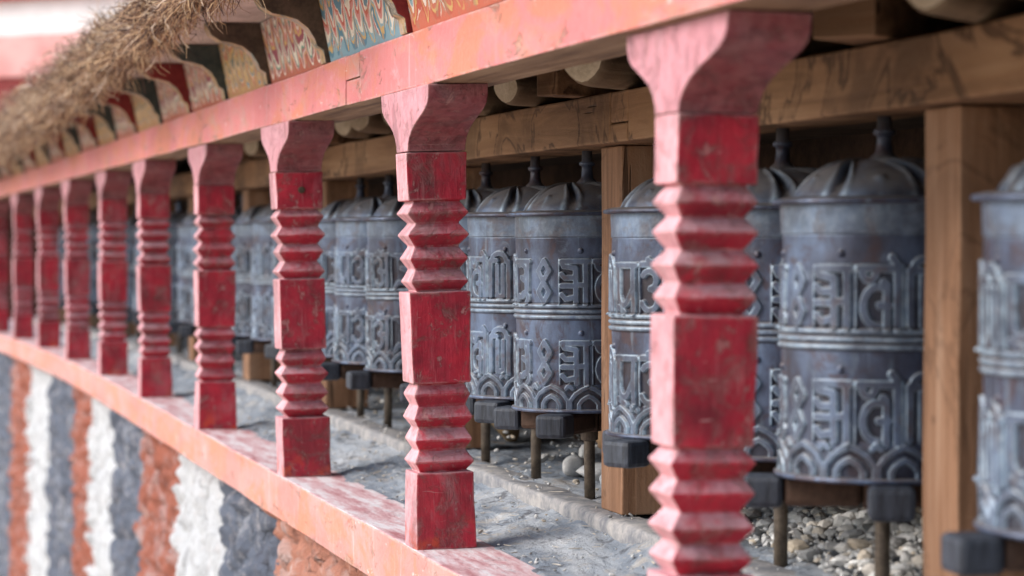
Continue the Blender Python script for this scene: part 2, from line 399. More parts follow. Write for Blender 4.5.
BL, WHt, PK, RD, OC, GN, LB = (.10, .22, .30), (.74, .66, .56), (.60, .24, .22), (.50, .10, .06), (.60, .38, .14), (.16, .30, .22), (.26, .40, .46)
PANELS = [
    panel_mat('red_panel_with_drips', (.56, .15, .09), [(0, WHt), (.13, LB), (.30, GN), (.42, WHt), (.52, RD), (.74, OC), (.84, (.56, .15, .09))]),
    panel_mat('blue_panel_with_drips', (.22, .36, .43), [(0, WHt), (.14, PK), (.34, RD), (.46, WHt), (.56, BL), (.78, OC), (.88, LB)]),
    panel_mat('crimson_panel_with_drips', (.46, .13, .08), [(0, WHt), (.16, (.30, .07, .10)), (.40, OC), (.52, PK), (.66, WHt), (.76, (.40, .16, .16)), (.9, GN)]),
    panel_mat('ochre_panel_with_drips', (.48, .27, .12), [(0, OC), (.22, (.66, .50, .34)), (.34, (.14, .17, .15)), (.50, OC), (.66, (.52, .20, .12)), (.80, (.66, .50, .34)), (.9, BL)]),
]

# ------------------------------------------------------------------ layout constants
H = .85; ZL = -.577; ZB = ZL + H; ZT = ZB + .102      # ledge top, beam bottom, beam top
XO = 1.003                                            # outer face of the row
PITCH_Y = 1.43
GROUND = -2.45

# ------------------------------------------------------------------ ground
bm = bmesh.new()
v = [bm.verts.new(p) for p in ((-900, -900, GROUND), (900, -900, GROUND), (900, 900, GROUND), (-900, 900, GROUND))]; bm.faces.new(v)
tag(obj('ground', bm, M['ground']), kind='structure')

# ------------------------------------------------------------------ striped stone wall below the ledge
ny, nz = 1100, 170
Y0, Y1 = .2, 19.0
def wallp(i, j):
    y = Y0 + (Y1 - Y0) * i / (ny - 1); z = GROUND - .02 + (ZL - .1 - GROUND + .02) * j / (nz - 1)
    q = Vector((0, y * 8.5, z * 11.0)); q2 = q + mn.noise_vector(q * .7) * .5
    dd, _ = mn.voronoi(q2); e = dd[1] - dd[0]
    bulge = min(1, e * 2.2) ** .6
    flat = 1.0
    for a, b in ((7.01, 7.93), (9.97, 10.9), (12.8, 13.9), (2.1, 3.05)):
        if a < y < b: flat = .15
    r = (.034 if y > 6.1 else .046) * flat * bulge + .026 * mn.fractal(Vector((1, y * 8, z * 7)), .75, 2.2, 6)
    return P(XO + .062 - r - .03 * (ZL - z) / 1.8, y, z)
wall = grid_obj('stone_wall', ny, nz, wallp, [M['stripes']])
tag(wall, 'rough stone wall limewashed in broad orange, white and grey-blue vertical stripes below the salmon ledge', 'wall')

# ledge
bm = bmesh.new()
sweep(bm, [(XO - .006, ZL - .105), (XO + .150, ZL - .105), (XO + .150, ZL), (XO - .006, ZL)], .3, 19, .09, .0035, 3)
tag(obj('ledge', bm, M['ledge'], bevel=.004), 'long salmon-pink timber ledge with chipped front face, carrying the feet of all the red columns', 'ledge')

# floor inside
nx, ny = 150, 1300
def floorp(i, j):
    x = 1.10 + .85 * i / (nx - 1); y = 1.2 + 17.6 * (j / (ny - 1)) ** 1.5
    t = (x - 1.135) / .20
    z = ZL - .012 + .014 * min(1, max(0, (x - 1.10) / .04)) + .040 * min(1, max(0, t)) ** 1.3
    if x > 1.36: z = -.5155
    z += .011 * mn.fractal(Vector((x * 10, y * 6, 0)), .8, 2, 5) + .010 * max(0, mn.noise(Vector((x * 24, y * 15, 3))) - .1) * (1.14 < x < 1.34) - .004
    return P(x, y, z)
tag(grid_obj('floor', nx, ny, floorp, [M['floor']]), kind='structure')

# kerb
nk = 420
kprof = [(1.330, -.60), (1.329, -.548), (1.3295, -.522), (1.331, -.5155), (1.337, -.5130), (1.350, -.5125), (1.40, -.5135), (1.45, -.532)]
def kerbp(i, j):
    y = .3 + 17 * i / (nk - 1); x, z = kprof[j]
    q = Vector((j * .35, y * 5.0, 2.0)); k = mn.noise_vector(q); k2 = mn.noise_vector(q * 3.3)
    chip = .5 + .5 * mn.noise(Vector((0, y * 1.6, 9)))
    return P(x + .004 * k.x + .004 * k2.x + (.012 * max(0, chip - .45) if j in (2, 3, 4) else 0), y, z - .001 + .0025 * k.z + .002 * k2.z)
kerb = grid_obj('kerb', nk, len(kprof), kerbp, [M['kerb']])
tag(kerb, 'low pale kerb of worn plaster running along the floor in front of the wooden posts', 'kerb')

# back wall and ceiling
bm = bmesh.new(); sweep(bm, [(1.80, -.7), (1.95, -.7), (1.95, .40), (1.80, .40)], .3, 19, .2, .012, 8)
tag(obj('back_wall', bm, M['mud']), 'dark mud-plastered wall behind the prayer wheels', 'wall')
bm = bmesh.new(); sweep(bm, [(1.16, -.7), (1.795, -.7), (1.795, .35), (1.16, .35)], 17.6, 17.8, .2)  # added wall, put in to block the bright gap at the row's end
tag(obj('added_end_wall', bm, M['mud']), 'added dark wall blocking the bright open far end of the gallery', 'wall')
bm = bmesh.new(); sweep(bm, [(1.13, .355), (1.80, .355), (1.80, .385), (1.13, .385)], .3, 19, .3)
tag(obj('ceiling', bm, M['ceil']), kind='structure')

# ------------------------------------------------------------------ front beam (two timbers, stepped scarf)
def beam_piece(name, zlo_y, zhi_y, label, seed):
    """lower half spans zlo_y, upper half spans zhi_y"""
    zm = (ZB + ZT) / 2
    bm = bmesh.new(); x0, x1 = XO - .008, XO + .122
    ya, yb = max(zlo_y[0], zhi_y[0]), min(zlo_y[1], zhi_y[1])
    sweep(bm, [(x0, ZB), (x1, ZB), (x1, ZT), (x0, ZT)], ya, yb, .12, .003, seed)
    for (a, b), zz0, zz1 in ((zlo_y, ZB, zm - .001), (zhi_y, zm + .001, ZT)):
        if a < ya - .01: sweep(bm, [(x0, zz0), (x1, zz0), (x1, zz1), (x0, zz1)], a, ya - .0005, .12)
        if b > yb + .01: sweep(bm, [(x0, zz0), (x1, zz0), (x1, zz1), (x0, zz1)], yb + .0005, b, .12)
    return tag(obj(name, bm, M['beam'], bevel=.003), label, 'beam', 'salmon beam timbers')
beam_piece('front_beam', (.3, 4.94), (.3, 4.80), 'salmon-pink front beam timber on the right, over the two nearest columns, up to the stepped joint', 1)
beam_piece('front_beam', (4.950, 19), (4.812, 19), 'salmon-pink front beam timber receding to the left from the stepped joint over the far columns', 2)

# ------------------------------------------------------------------ carved columns
CY, CX = .090, .112      # along the row, across
def ring(bm, hx, hy, z):
    return [bm.verts.new(p) for p in ((-hx, -hy, z), (hx, -hy, z), (hx, hy, z), (-hx, hy, z))]
def loft(bm, rings):
    for a, b in zip(rings, rings[1:]):
        for k in range(4): bm.faces.new((a[k], a[(k + 1) % 4], b[(k + 1) % 4], b[k]))
    bm.faces.new(rings[0][::-1]); bm.faces.new(rings[-1])
def shaft_mesh(seed):
    rr = random.Random(seed); bm = bmesh.new(); hx, hy = CX / 2, CY / 2; R_ = []
    j = lambda s=.0028: rr.uniform(-s, s)
    def blk(z0, z1, e=0):
        R_.append(ring(bm, hx - .001 + e, hy - .001 + e, z0)); R_.append(ring(bm, hx + j(), hy + j(), z1))
    def zig(z0, z1, n=4):
        s = (z1 - z0) / n
        for k in range(n):
            a = z0 + k * s
            R_.append(ring(bm, hx - .0135 + j(), hy - .0135 + j(), a + (.0015 if k == 0 else 0)))
            R_.append(ring(bm, hx + .001 + j(), hy + .001 + j(), a + s * .47 + j(.0035)))
        R_.append(ring(bm, hx - .0125, hy - .0125, z1 - .0015))
    blk(0, .142, .003); zig(.142, .308); blk(.308, .476); zig(.476, .645); blk(.645, .7335)
    loft(bm, R_)
    bmesh.ops.subdivide_edges(bm, edges=bm.edges[:], cuts=2, use_grid_fill=True)
    for v in bm.verts:
        q = mn.noise_vector(v.co * 21 + Vector((seed * 9, 0, 0))) * .0016 + mn.noise_vector(v.co * 60 + Vector((0, seed * 9, 0))) * .0010
        v.co.x += q.x; v.co.y += q.y; v.co.z += q.z * .6
    return bm
def capital_mesh():
    bm = bmesh.new(); z0, z1 = .735, H - .0015; hy = CY / 2
    prof = [(0, hy), (.012, hy + .003), (.026, hy + .012), (.040, hy + .030), (.052, hy + .055), (.062, hy + .082), (.071, hy + .103), (.080, hy + .116), (.090, hy + .121), (z1 - z0, hy + .124)]
    L = [(-w, z0 + a) for a, w in prof]; Rr = [(w, z0 + a) for a, w in prof]
    L = [(-hy - (w_ - hy) * 1.42, z_) for (w_, z_) in [(-a_, b_) for a_, b_ in L]]; loop = Rr + L[::-1]
    fr = [[bm.verts.new((x, y, z)) for y, z in loop] for x in (-CX / 2 + .001, CX / 2 - .001)]
    n = len(loop)
    for k in range(n): bm.faces.new((fr[0][k], fr[0][(k + 1) % n], fr[1][(k + 1) % n], fr[1][k]))
    bm.faces.new(fr[0]); bm.faces.new(fr[1][::-1])
    return bm
SH = []
for s in range(5):
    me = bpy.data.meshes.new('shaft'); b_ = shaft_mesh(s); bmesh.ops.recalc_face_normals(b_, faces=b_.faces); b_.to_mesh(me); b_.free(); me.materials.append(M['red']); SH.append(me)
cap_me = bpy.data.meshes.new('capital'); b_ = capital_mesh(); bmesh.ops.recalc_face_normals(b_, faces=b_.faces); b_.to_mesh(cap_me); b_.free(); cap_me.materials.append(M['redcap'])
colY = {-1: 2.906, 0: 4.328, 1: 5.737, 2: 7.215, 3: 8.714, 4: 10.145, 5: 11.579, 6: 13.001, 7: 14.40, 8: 15.83, 9: 17.26}
lean = {-1: .010, 0: -.022, 1: -.022, 2: -.003, 3: -.006, 4: .003, 5: -.006, 6: .0, 7: .004, 8: 0, 9: 0}
CL = {-1: 'large carved red column nearest the camera right of centre, its foot cut off by the frame, out of focus',
      0: 'second nearest carved red column left of centre, sharply in focus with its whole foot on the ledge',
      1: 'third nearest carved red column, with a dark round peg hole in its upper block',
      2: 'fourth nearest carved red column, between the peg-holed one and the blurred far columns',
      3: 'fifth nearest carved red column counting back along the ledge, slightly blurred',
      4: 'sixth nearest carved red column counting back along the ledge, blurred',
      5: 'seventh nearest carved red column counting back along the ledge, blurred',
      6: 'eighth nearest carved red column counting back along the ledge, third from the left edge of the photo',
      7: 'ninth nearest carved red column counting back along the ledge, strongly blurred, second from the left edge',
      8: 'tenth nearest carved red column, farthest in view, cut by the left edge of the photo',
      9: 'farthest carved red column in the row, beyond the left edge'}
for k, y in colY.items():
    if k == 9: continue
    t = empty('column', P(XO + CX / 2, y + CY / 2, ZL), (0, math.atan(lean[k] / H), yaw_at(y)))
    tag(t, CL[k], 'column', 'carved red columns on the ledge')
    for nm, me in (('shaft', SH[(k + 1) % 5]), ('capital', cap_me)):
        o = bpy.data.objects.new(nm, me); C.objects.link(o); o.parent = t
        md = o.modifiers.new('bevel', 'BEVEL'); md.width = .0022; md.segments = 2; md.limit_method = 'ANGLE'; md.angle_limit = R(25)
    if k == 1:
        bm = bmesh.new(); lathe(bm, [(.0085, 0), (.0085, .002), (.006, .003)], 16)
        for v in bm.verts: v.co = Matrix.Rotation(R(90), 3, 'X') @ v.co
        h = obj('peg_hole', bm, M['ceil'], t); h.location = (.004, -CY / 2 - .0005, .690)

# ------------------------------------------------------------------ back frame: posts, beam, lip, logs
XP = 1.366
postY = [2.829, 4.229, 5.66, 7.10, 8.55, 9.98, 11.41, 12.84, 14.27, 15.70]
PL = ['orange-brown wooden post at the right between two prayer wheels, nearest the camera', 'orange-brown wooden post just left of the nearest red column, its foot on the kerb',
      'third nearest wooden post, hidden mostly behind the in-focus red column', 'fourth nearest wooden post, beside the peg-holed red column', 'fifth nearest wooden post along the wheel frame',
      'sixth nearest wooden post along the wheel frame', 'seventh nearest wooden post along the wheel frame', 'eighth nearest wooden post along the wheel frame', 'ninth nearest wooden post along the wheel frame', 'farthest wooden post along the wheel frame']
for i, y in enumerate(postY):
    w = .105 if i == 0 else .128
    bm = bmesh.new(); box(bm, 0, .13, 0, w, -.512, .168)
    bmesh.ops.subdivide_edges(bm, edges=bm.edges[:], cuts=3, use_grid_fill=True)
    for v in bm.verts:
        q = mn.noise_vector(Vector((v.co.x * 4 + i * 5, v.co.y * 4, v.co.z * 5))); v.co.x += q.x * .003; v.co.y += q.y * .003
    o = obj('post', bm, M['post'], bevel=.003); o.location = P(XP, y, 0); o.rotation_euler = (R([.0, -.35, .3, 0, .4, 0, 0, .2, 0, 0][i]), 0, yaw_at(y))
    tag(o, PL[i], 'post', 'wooden posts of the wheel frame')
XB0, XB1, ZB0, ZB1 = 1.33, 1.47, .1705, .262
def backbeam(lo, hi, label, seed):
    zm = .205; bm = bmesh.new(); ya, yb = max(lo[0], hi[0]), min(lo[1], hi[1])
    sweep(bm, [(XB0, ZB0), (XB1, ZB0), (XB1, ZB1), (XB0, ZB1)], ya, yb, .15, .004, seed)
    for (a, b), z0, z1 in ((lo, ZB0, zm - .001), (hi, zm + .001, ZB1)):
        if a < ya - .01: sweep(bm, [(XB0, z0), (XB1, z0), (XB1, z1), (XB0, z1)], a, ya - .0005, .15)
        if b > yb + .01: sweep(bm, [(XB0, z0), (XB1, z0), (XB1, z1), (XB0, z1)], yb + .0005, b, .15)
    o = obj('back_beam', bm, M['backbeam'], bevel=.004)
    b2 = bmesh.new(); sweep(b2, [(XB0 + .012, ZB0 - .012), (XB0 + .05, ZB0 - .012), (XB0 + .05, ZB0 - .0015), (XB0 + .012, ZB0 - .0015)], lo[0] + .02, lo[1] - .02, .2)
    return tag(o, label, 'beam', 'brown back beam timbers')
backbeam((.3, 4.085), (.3, 4.185), 'brown stained back beam timber at the right above the nearest prayer wheels', 11)
backbeam((4.090, 19), (4.190, 19), 'brown water-stained back beam timber receding left above the farther prayer wheels', 12)
# plank that the wheel axles run into
bm = bmesh.new(); sweep(bm, [(1.30 + .04, .185), (1.62, .185), (1.62, .215), (1.34, .215)], .3, 19, .3)
for v in bm.verts: v.co.x += .132
tag(obj('axle_plank', bm, M['ceil']), 'dark plank behind the back beam that holds the tops of the wheel axles', 'plank')

def log(i, y, r, kind, xend, label, rot=0, z=0):
    bm = bmesh.new(); L = 1.795 - xend - .02
    if kind == 'round':
        n = 18; prof = [(r * .86, 0), (r * .97, .010), (r, .03), (r * 1.03, L * .5), (r, L)]
        lathe(bm, prof, n)
        for v in bm.verts:
            q = mn.noise_vector(Vector((v.co.x * 22 + i * 7, v.co.y * 22, v.co.z * 5))); v.co.x += q.x * r * .12; v.co.y += q.y * r * .12; v.co.z += q.z * .006 if v.co.z < .02 else 0
        for f in bm.faces: f.smooth = len(f.verts) == 4
    else:
        box(bm, -r, r, -r, r, 0, L)
    for v in bm.verts: v.co = Matrix.Rotation(R(90), 3, 'Y') @ v.co
    bm.faces.ensure_lookup_table(); bmesh.ops.recalc_face_normals(bm, faces=bm.faces)
    for f in bm.faces:
        if f.normal.x < -.7: f.material_index = 1
    o = obj('roof_log', bm, [M['log'] if kind == 'round' else M['backbeam'], M['logend'] if kind == 'round' else M['backbeam']], bevel=.003 if kind != 'round' else 0)
    o.location = P(xend, y, ZB1 + r * .98 + .003 + z); o.rotation_euler = (0, 0, R(rot))
    tag(o, label, 'log', 'roof log ends on the back beam')
LG = [(2.08, .040, 'round', 1.27, 30), (2.43, .043, 'round', 1.24, 34), (2.64, .050, 'round', 1.23, 36), (2.98, .046, 'square', 1.27, 40), (3.40, .040, 'round', 1.27, 24), (3.72, .036, 'round', 1.28, 15),
      (4.02, .046, 'round', 1.225, 42), (4.36, .030, 'square', 1.26, 24), (4.66, .036, 'round', 1.26, 30), (5.08, .036, 'round', 1.27, 14), (5.40, .034, 'square', 1.28, 10), (5.72, .038, 'round', 1.26, 30),
      (6.00, .038, 'round', 1.24, 38), (6.30, .040, 'round', 1.26, 34), (6.75, .034, 'square', 1.28, 10), (7.10, .038, 'round', 1.26, 24), (7.5, .036, 'round', 1.26, 20), (7.9, .040, 'round', 1.27, 30), (8.3, .036, 'square', 1.27, 0), (8.7, .040, 'round', 1.26, 20)]
ORD = ['first', 'second', 'third', 'fourth', 'fifth', 'sixth', 'seventh', 'eighth', 'ninth', 'tenth', 'eleventh', 'twelfth', 'thirteenth', 'fourteenth', 'fifteenth', 'sixteenth', 'seventeenth', 'eighteenth', 'nineteenth', 'twentieth', 'twenty-first', 'twenty-second', 'twenty-third', 'twenty-fourth', 'twenty-fifth', 'twenty-sixth', 'twenty-seventh', 'twenty-eighth']
for i, (y, r, kd, xe, rt) in enumerate(LG):
    log(i, y, r, kd, xe, f"{'round pale' if kd == 'round' else 'squared brown'} roof log resting on the back beam, {ORD[i]} counting from the right edge", rt)

# ------------------------------------------------------------------ eave: brackets, painted panels, soffit, deck
RH = .150
XE = XO + .004
def rafter_mesh(side):
    w = .055
    # (outward, height)
    pr = [(.012, .0), (.016, .028), (.030, .036), (.036, .052), (.050, .074), (.074, .092), (.102, .100), (.128, .104), (.150, .118), (.160, .136), (.162, RH), (-.02, RH), (-.02, .0)]
    bm = bmesh.new(); a = [bm.verts.new((-o, 0, z)) for o, z in pr]; b = [bm.verts.new((-o, w, z)) for o, z in pr]; n = len(pr)
    for k in range(n):
        f = bm.faces.new((a[k], a[(k + 1) % n], b[(k + 1) % n], b[k])); f.material_index = 1
    bm.faces.new(a).material_index = 0; bm.faces.new(b[::-1]).material_index = 0
    me = bpy.data.meshes.new('rafter_end'); bmesh.ops.recalc_face_normals(bm, faces=bm.faces); bm.to_mesh(me); bm.free()
    me.materials.append(M[side]); me.materials.append(M['ochre']); return me
RM = {k: rafter_mesh(k) for k in ('rgreen', 'rred', 'rbrown')}
rY = [2.95, 3.66, 4.376, 5.17, 5.93, 6.63, 7.36, 8.08, 8.8, 9.5, 10.2, 10.92, 11.63, 12.35, 13.06, 13.78, 14.49, 15.2, 15.9, 16.6]
rc = ['rbrown', 'rgreen', 'rred', 'rbrown', 'rbrown', 'rgreen', 'rred', 'rgreen', 'rred', 'rgreen', 'rred', 'rgreen', 'rred', 'rgreen', 'rred', 'rgreen', 'rred', 'rgreen', 'rred', 'rgreen']
cn = {'rgreen': 'dark green', 'rred': 'dark red', 'rbrown': 'dark brown'}
pn = [2, 0, 1, 2, 3, 2, 2, 3, 2, 3, 2, 3, 2, 3, 2, 3, 2, 3, 2, 3]
pname = {0: 'red-orange', 1: 'blue', 2: 'crimson and cream', 3: 'ochre and green-grey'}
for i, y in enumerate(rY):
    o = bpy.data.objects.new('rafter_end', RM[rc[i]]); C.objects.link(o); o.location = P(XE, y, ZT + .002); o.rotation_euler = (0, 0, yaw_at(y))
    md = o.modifiers.new('bevel', 'BEVEL'); md.width = .003; md.segments = 2
    tag(o, f"{cn[rc[i]]} scroll-cut rafter end above the salmon beam, {ORD[i]} from the right", 'rafter end', 'carved rafter ends under the eave')
    if i + 1 < len(rY):
        L = rY[i + 1] - y - .060
        bm = bmesh.new(); box(bm, 0, .02, 0, L, 0, RH - .002)
        for v in bm.verts: v.co.x -= v.co.z * .20
        p = obj('painted_panel', bm, PANELS[pn[i]]); p.location = P(XE - .0, y + .0575, ZT + .003); p.rotation_euler = (0, 0, yaw_at(y))
        tag(p, f"{pname[pn[i]]} panel painted with dripping scallops above the beam, {ORD[i]} counting from the right", 'painted panel', 'painted panels between the rafter ends')
ZS = ZT + RH + .004
bm = bmesh.new()
yy = 1.0; k = 0
while yy < 19:
    L = 1.9 + .5 * math.sin(k * 2.1)
    sweep(bm, [(.80, ZS), (1.18, ZS), (1.18, ZS + .022), (.80, ZS + .022)], yy, yy + L - .005, .4, .002, 30 + k); yy += L; k += 1
tag(obj('soffit_boards', bm, M['soffit'], bevel=.002), 'pale weathered soffit boards on top of the carved rafter ends under the thatch', 'boards')
bm = bmesh.new(); sweep(bm, [(.80, ZS + .025), (2.1, ZS + .025), (2.1, ZS + .12), (.82, ZS + .09)], .3, 19, .3, .01, 40)
tag(obj('roof_deck', bm, M['roofearth']), 'flat packed earth roof over the prayer wheel gallery', 'roof')
# closing board behind panels
bm = bmesh.new(); sweep(bm, [(XO + .03, ZT + .002), (XO + .06, ZT + .002), (XO + .06, ZS - .003), (XO + .03, ZS - .003)], .3, 19, .5)
tag(obj('backing_board', bm, M['ceil']), 'dark backing board behind the painted panels above the beam', 'board')

# ------------------------------------------------------------------ thatch of twigs hanging over the eave
def TH(y):
    t = min(1, max(0, (y - 5.2) / 6.0)); return (.562 - .058 * t, .047 + .098 * t)
def thatch():
    rr = random.Random(3); V = []; F = []; T = []
    def twig(p, dr, L, r, curl):
        segs = 4; p = Vector(p); dr = Vector(dr).normalized(); base = len(V); t = rr.random()
        ref = Vector((.3, .5, .8)); 
        for s in range(segs + 1):
            a = dr.cross(ref).normalized(); b = dr.cross(a); rad = r * (1 - .75 * s / segs)
            for k in range(3):
                an = 2 * math.pi * k / 3; V.append(tuple(p + (a * math.cos(an) + b * math.sin(an)) * rad)); T.append(t)
            dr = (dr + Vector((rr.uniform(-1, 1), rr.uniform(-1, 1), rr.uniform(-1, 1) - .15)) * curl).normalized()
            p = p + dr * (L / segs)
        for s in range(segs):
            for k in range(3):
                q = base + s * 3; F.append((q + k, q + (k + 1) % 3, q + 3 + (k + 1) % 3, q + 3 + k))
    def one(y, hang=False):
        a = rr.uniform(-1.75, 1.35); lump = .78 + .85 * mn.noise(Vector((0, y * 2.6, 5))) + .55 * mn.noise(Vector((3, y * 6, a * 2)))
        rad = rr.uniform(.5, 1.0); k = TH(y)
        x = .765 - .090 * math.cos(a) * rad * lump * (.6 + .4 * k[1] / .07); z = k[0] + k[1] * math.sin(a) * rad * lump
        dr = (-math.cos(a) * .5 + rr.uniform(-.9, .6), rr.uniform(-1.3, 1.3), math.sin(a) * .5 + rr.uniform(-.9, .7))
        L = rr.uniform(.03, .095) if not hang else rr.uniform(.06, .12)
        twig(P(x, y, z), dr, L, rr.choice((.0011, .0014, .0018, .0028)), rr.uniform(.4, 1.35))
    for _ in range(8500): one(4.55 + 3.65 * rr.random() ** .9)
    for _ in range(9000): one(rr.uniform(8.2, 17.5))
    for _ in range(1100): one(rr.uniform(4.6, 12), True)
    me = bpy.data.meshes.new('thatch'); me.from_pydata(V, [], F); me.update()
    at = me.attributes.new('tint', 'FLOAT', 'POINT'); at.data.foreach_set('value', T)
    n = NT('dry_twigs'); a = n.new('ShaderNodeAttribute'); a.attribute_name = 'tint'
    col = n.ramp(a.outputs['Fac'], [(0, (.045, .028, .026)), (.25, (.15, .088, .066)), (.5, (.36, .21, .125)), (.78, (.58, .39, .22)), (1, (.68, .55, .44))])
    n.out(col, .8, .2)
    o = link('thatch_twigs', me, None, [n.m])
    return tag(o, 'shaggy fringe of dry brown brushwood twigs hanging over the eave at upper left', 'thatch', kind='stuff')
thatch()
nyc = 240; na = 12  # added brown lump inside the twigs, there to block light
def core(i, j):
    y = 4.7 + 13.3 * i / (nyc - 1); a = -1.5 + 3.0 * j / (na - 1); lump = .78 + .45 * mn.noise(Vector((0, y * 2.1, 5)))
    rr_ = lump * (.62 + .25 * mn.noise(Vector((a * 2, y * 9, 1))))
    k = TH(y)
    return P(.79 - .09 * math.cos(a) * rr_ * (.6 + .4 * k[1] / .07), y, k[0] + k[1] * .95 * math.sin(a) * rr_)
tag(grid_obj('thatch_light_block', nyc, na, core, [simple('light_block_brown', (.07, .042, .025), (.20, .125, .07), 60, .95, 1.0)]), 'added dark brown lump under the loose twigs along the roof edge, blocking light', 'thatch', kind='stuff')

# ------------------------------------------------------------------ prayer wheel
WR, WH, WZ0 = .1430, .376, -.331
def arc(cx, cy, rx, ry, a0, a1, n=10):
    return [(cx + rx * math.cos(R(a0 + (a1 - a0) * i / n)), cy + ry * math.sin(R(a0 + (a1 - a0) * i / n))) for i in range(n + 1)]
GL = {
    'om': [[(.0, .97), (.95, .97)], arc(.30, .66, .26, .18, 150, -80), arc(.30, .28, .30, .22, 80, -160), [(.42, .48), (.85, .48)], [(.86, .97), (.86, .0)], arc(.45, 1.09, .2, .08, 200, 340)],
    'ma': [[(.02, .95), (1.0, .95)], [(.02, .95), (.10, .84), (.50, .80)], [(.02, .66), (.14, .58), (.50, .58)], [(.02, .40), (.50, .40)], [(.02, .20), (.16, .10), (.52, .14)], [(.54, .80), (.54, .02)], [(.54, .42), (.90, .42)], [(.90, .95), (.90, .0)]],
    'ni': [[(.08, .92), (.08, .05)], [(.08, .92), (.36, .92)], [(.40, .80), (.40, .05)], arc(.48, .90, .34, .20, 180, 0), [(.66, .80), (.66, .05)], [(.90, .90), (.90, .0)], [(.40, .05), (.66, .05)]],
    'pa': [[(.0, .95), (1.0, .95)], [(.14, .95), (.14, .45)] + arc(.42, .42, .28, .26, 180, 330), [(.66, .28), (.88, .5)], [(.88, .95), (.88, .0)], [(.10, .12), (.46, .02)]],
    'ta': [[(.0, .95), (.98, .95)], arc(.26, .90, .18, .14, 180, 360, 6), arc(.50, .34, .40, .32, 80, 270), [(.57, .66), (.62, .74)], [(.52, .36), (.76, .36)], [(.70, .70), (.70, .0)], [(.97, 1.02), (.97, .0)], [(.97, 1.02), (.84, 1.12)]],
    'hum': [[(.05, .95), (.95, .95)], arc(.48, .70, .32, .18, 120, -70), arc(.46, .36, .36, .22, 90, -120), [(.25, .14), (.10, .0)], arc(.70, .12, .22, .12, 160, -60), [(.90, .92), (.90, .30)]],
}
def wheel_field():
    Nu, Nv = 840, 396
    u = np.linspace(0, 2 * math.pi, Nu, endpoint=False); vz = np.linspace(0, WH, Nv)
    X, Z = np.meshgrid(u * WR, vz, indexing='ij')          # metres
    circ = 2 * math.pi * WR
    dist = np.full(X.shape, 1.0); fill = np.full(X.shape, 1.0); plate = np.zeros(X.shape)
    def seg(D, ax, az, bx, bz):
        # wrap-aware
        lo, hi = min(ax, bx) - .02, max(ax, bx) + .02
        for off in (-circ, 0, circ):
            m0, m1 = lo + off, hi + off
            i0 = max(0, int(np.floor(m0 / circ * Nu))); i1 = min(Nu, int(np.ceil(m1 / circ * Nu)) + 1)
            if i1 <= i0: continue
            xs = X[i0:i1] - off; zs = Z[i0:i1]
            dx, dz = bx - ax, bz - az; l2 = dx * dx + dz * dz + 1e-12
            t = np.clip(((xs - ax) * dx + (zs - az) * dz) / l2, 0, 1)
            dd = np.hypot(xs - ax - t * dx, zs - az - t * dz)
            D[i0:i1] = np.minimum(D[i0:i1], dd)
    def poly(D, pts):
        for a, b in zip(pts, pts[1:]): seg(D, *a, *b)
    items = ['hum', '<>', 'ma', 'ta', 'ni', 'pa', 'om'] * 2
    step = circ / len(items)
    for z0, z1 in ((.130 * WH, .352 * WH), (.545 * WH, .772 * WH)):
        for k, it in enumerate(items):
            c0 = k * step + .11 * step; w = .82 * step
            if it == '<>':
                cx = c0 + w / 2
                for q in (.26, .74):
                    cz = z0 + (z1 - z0) * q; hz = (z1 - z0) * .23; hw = w * .24
                    poly(dist, [(cx - hw, cz), (cx, cz + hz), (cx + hw, cz), (cx, cz - hz), (cx - hw, cz)])
                continue
            for st in GL[it]:
                poly(dist, [(c0 + a * w, z0 + b * (z1 - z0)) for a, b in st])
            m = (X > c0 - .03 * step) & (X < c0 + w * 1.02) & (Z > z0 - .001) & (Z < z1 + .002)
            plate[m] = 1
    # thin frame lines between the letter panels
    fr_ = np.full(X.shape, 1.0)
    for z0, z1 in ((.130 * WH, .352 * WH), (.545 * WH, .772 * WH)):
        for k, it in enumerate(items):
            if it == '<>': continue
            for q in (.03,):
                poly(fr_, [((k + q) * step, z0), ((k + q) * step, z1)])
    # pointed arches
    na = 12; aw = circ / na; ad = np.full(X.shape, 1.0)
    for k in range(na):
        cx = (k + .5) * aw
        for s, hh in ((.47, .043), (.25, .025)):
            pts = [(cx - s * aw, .0), (cx - s * aw, hh * .38), (cx - s * aw * .72, hh * .70), (cx - s * aw * .35, hh * .90), (cx, hh * 1.02), (cx + s * aw * .35, hh * .90), (cx + s * aw * .72, hh * .70), (cx + s * aw, hh * .38), (cx + s * aw, 0)]
            poly(ad, pts)
        ex = k * aw
        poly(ad, [(ex - .006, .040), (ex, .047), (ex + .006, .040)])
    def ridge(D, hw, soft): return 1 - np.clip((D - hw) / soft, 0, 1) ** 2 * (3 - 2 * np.clip((D - hw) / soft, 0, 1))
    rl = ridge(dist, .0050, .0013); ra = ridge(ad, .0036, .0013); rf = ridge(fr_, .0012, .0010)
    h = .0050 * rl + .0056 * ra + .0036 * rf * (1 - rl) - .0014 * plate * (1 - rl) * (1 - rf)
    # rolled rings
    ring = np.zeros(X.shape)
    for c, hw in ((.475, .0046), (.503, .0046), (.531, .0046)):
        t = np.clip(1 - ((Z - c * WH) / hw) ** 2, 0, 1); ring = np.maximum(ring, np.sqrt(t))
    h += .0052 * ring
    # top band and seam
    h += .0016 * (Z > .885 * WH); h -= .0012 * (np.abs(Z - .885 * WH) < .0012)
    # bosses
    boss = np.zeros(X.shape)
    for c in (.392, .815):
        for k in range(7):
            cx = (k + .35) * circ / 7
            t = np.clip(1 - ((X - cx) ** 2 + (Z - c * WH) ** 2) / .0052 ** 2, 0, 1); boss = np.maximum(boss, np.sqrt(t))
    h += .005 * boss
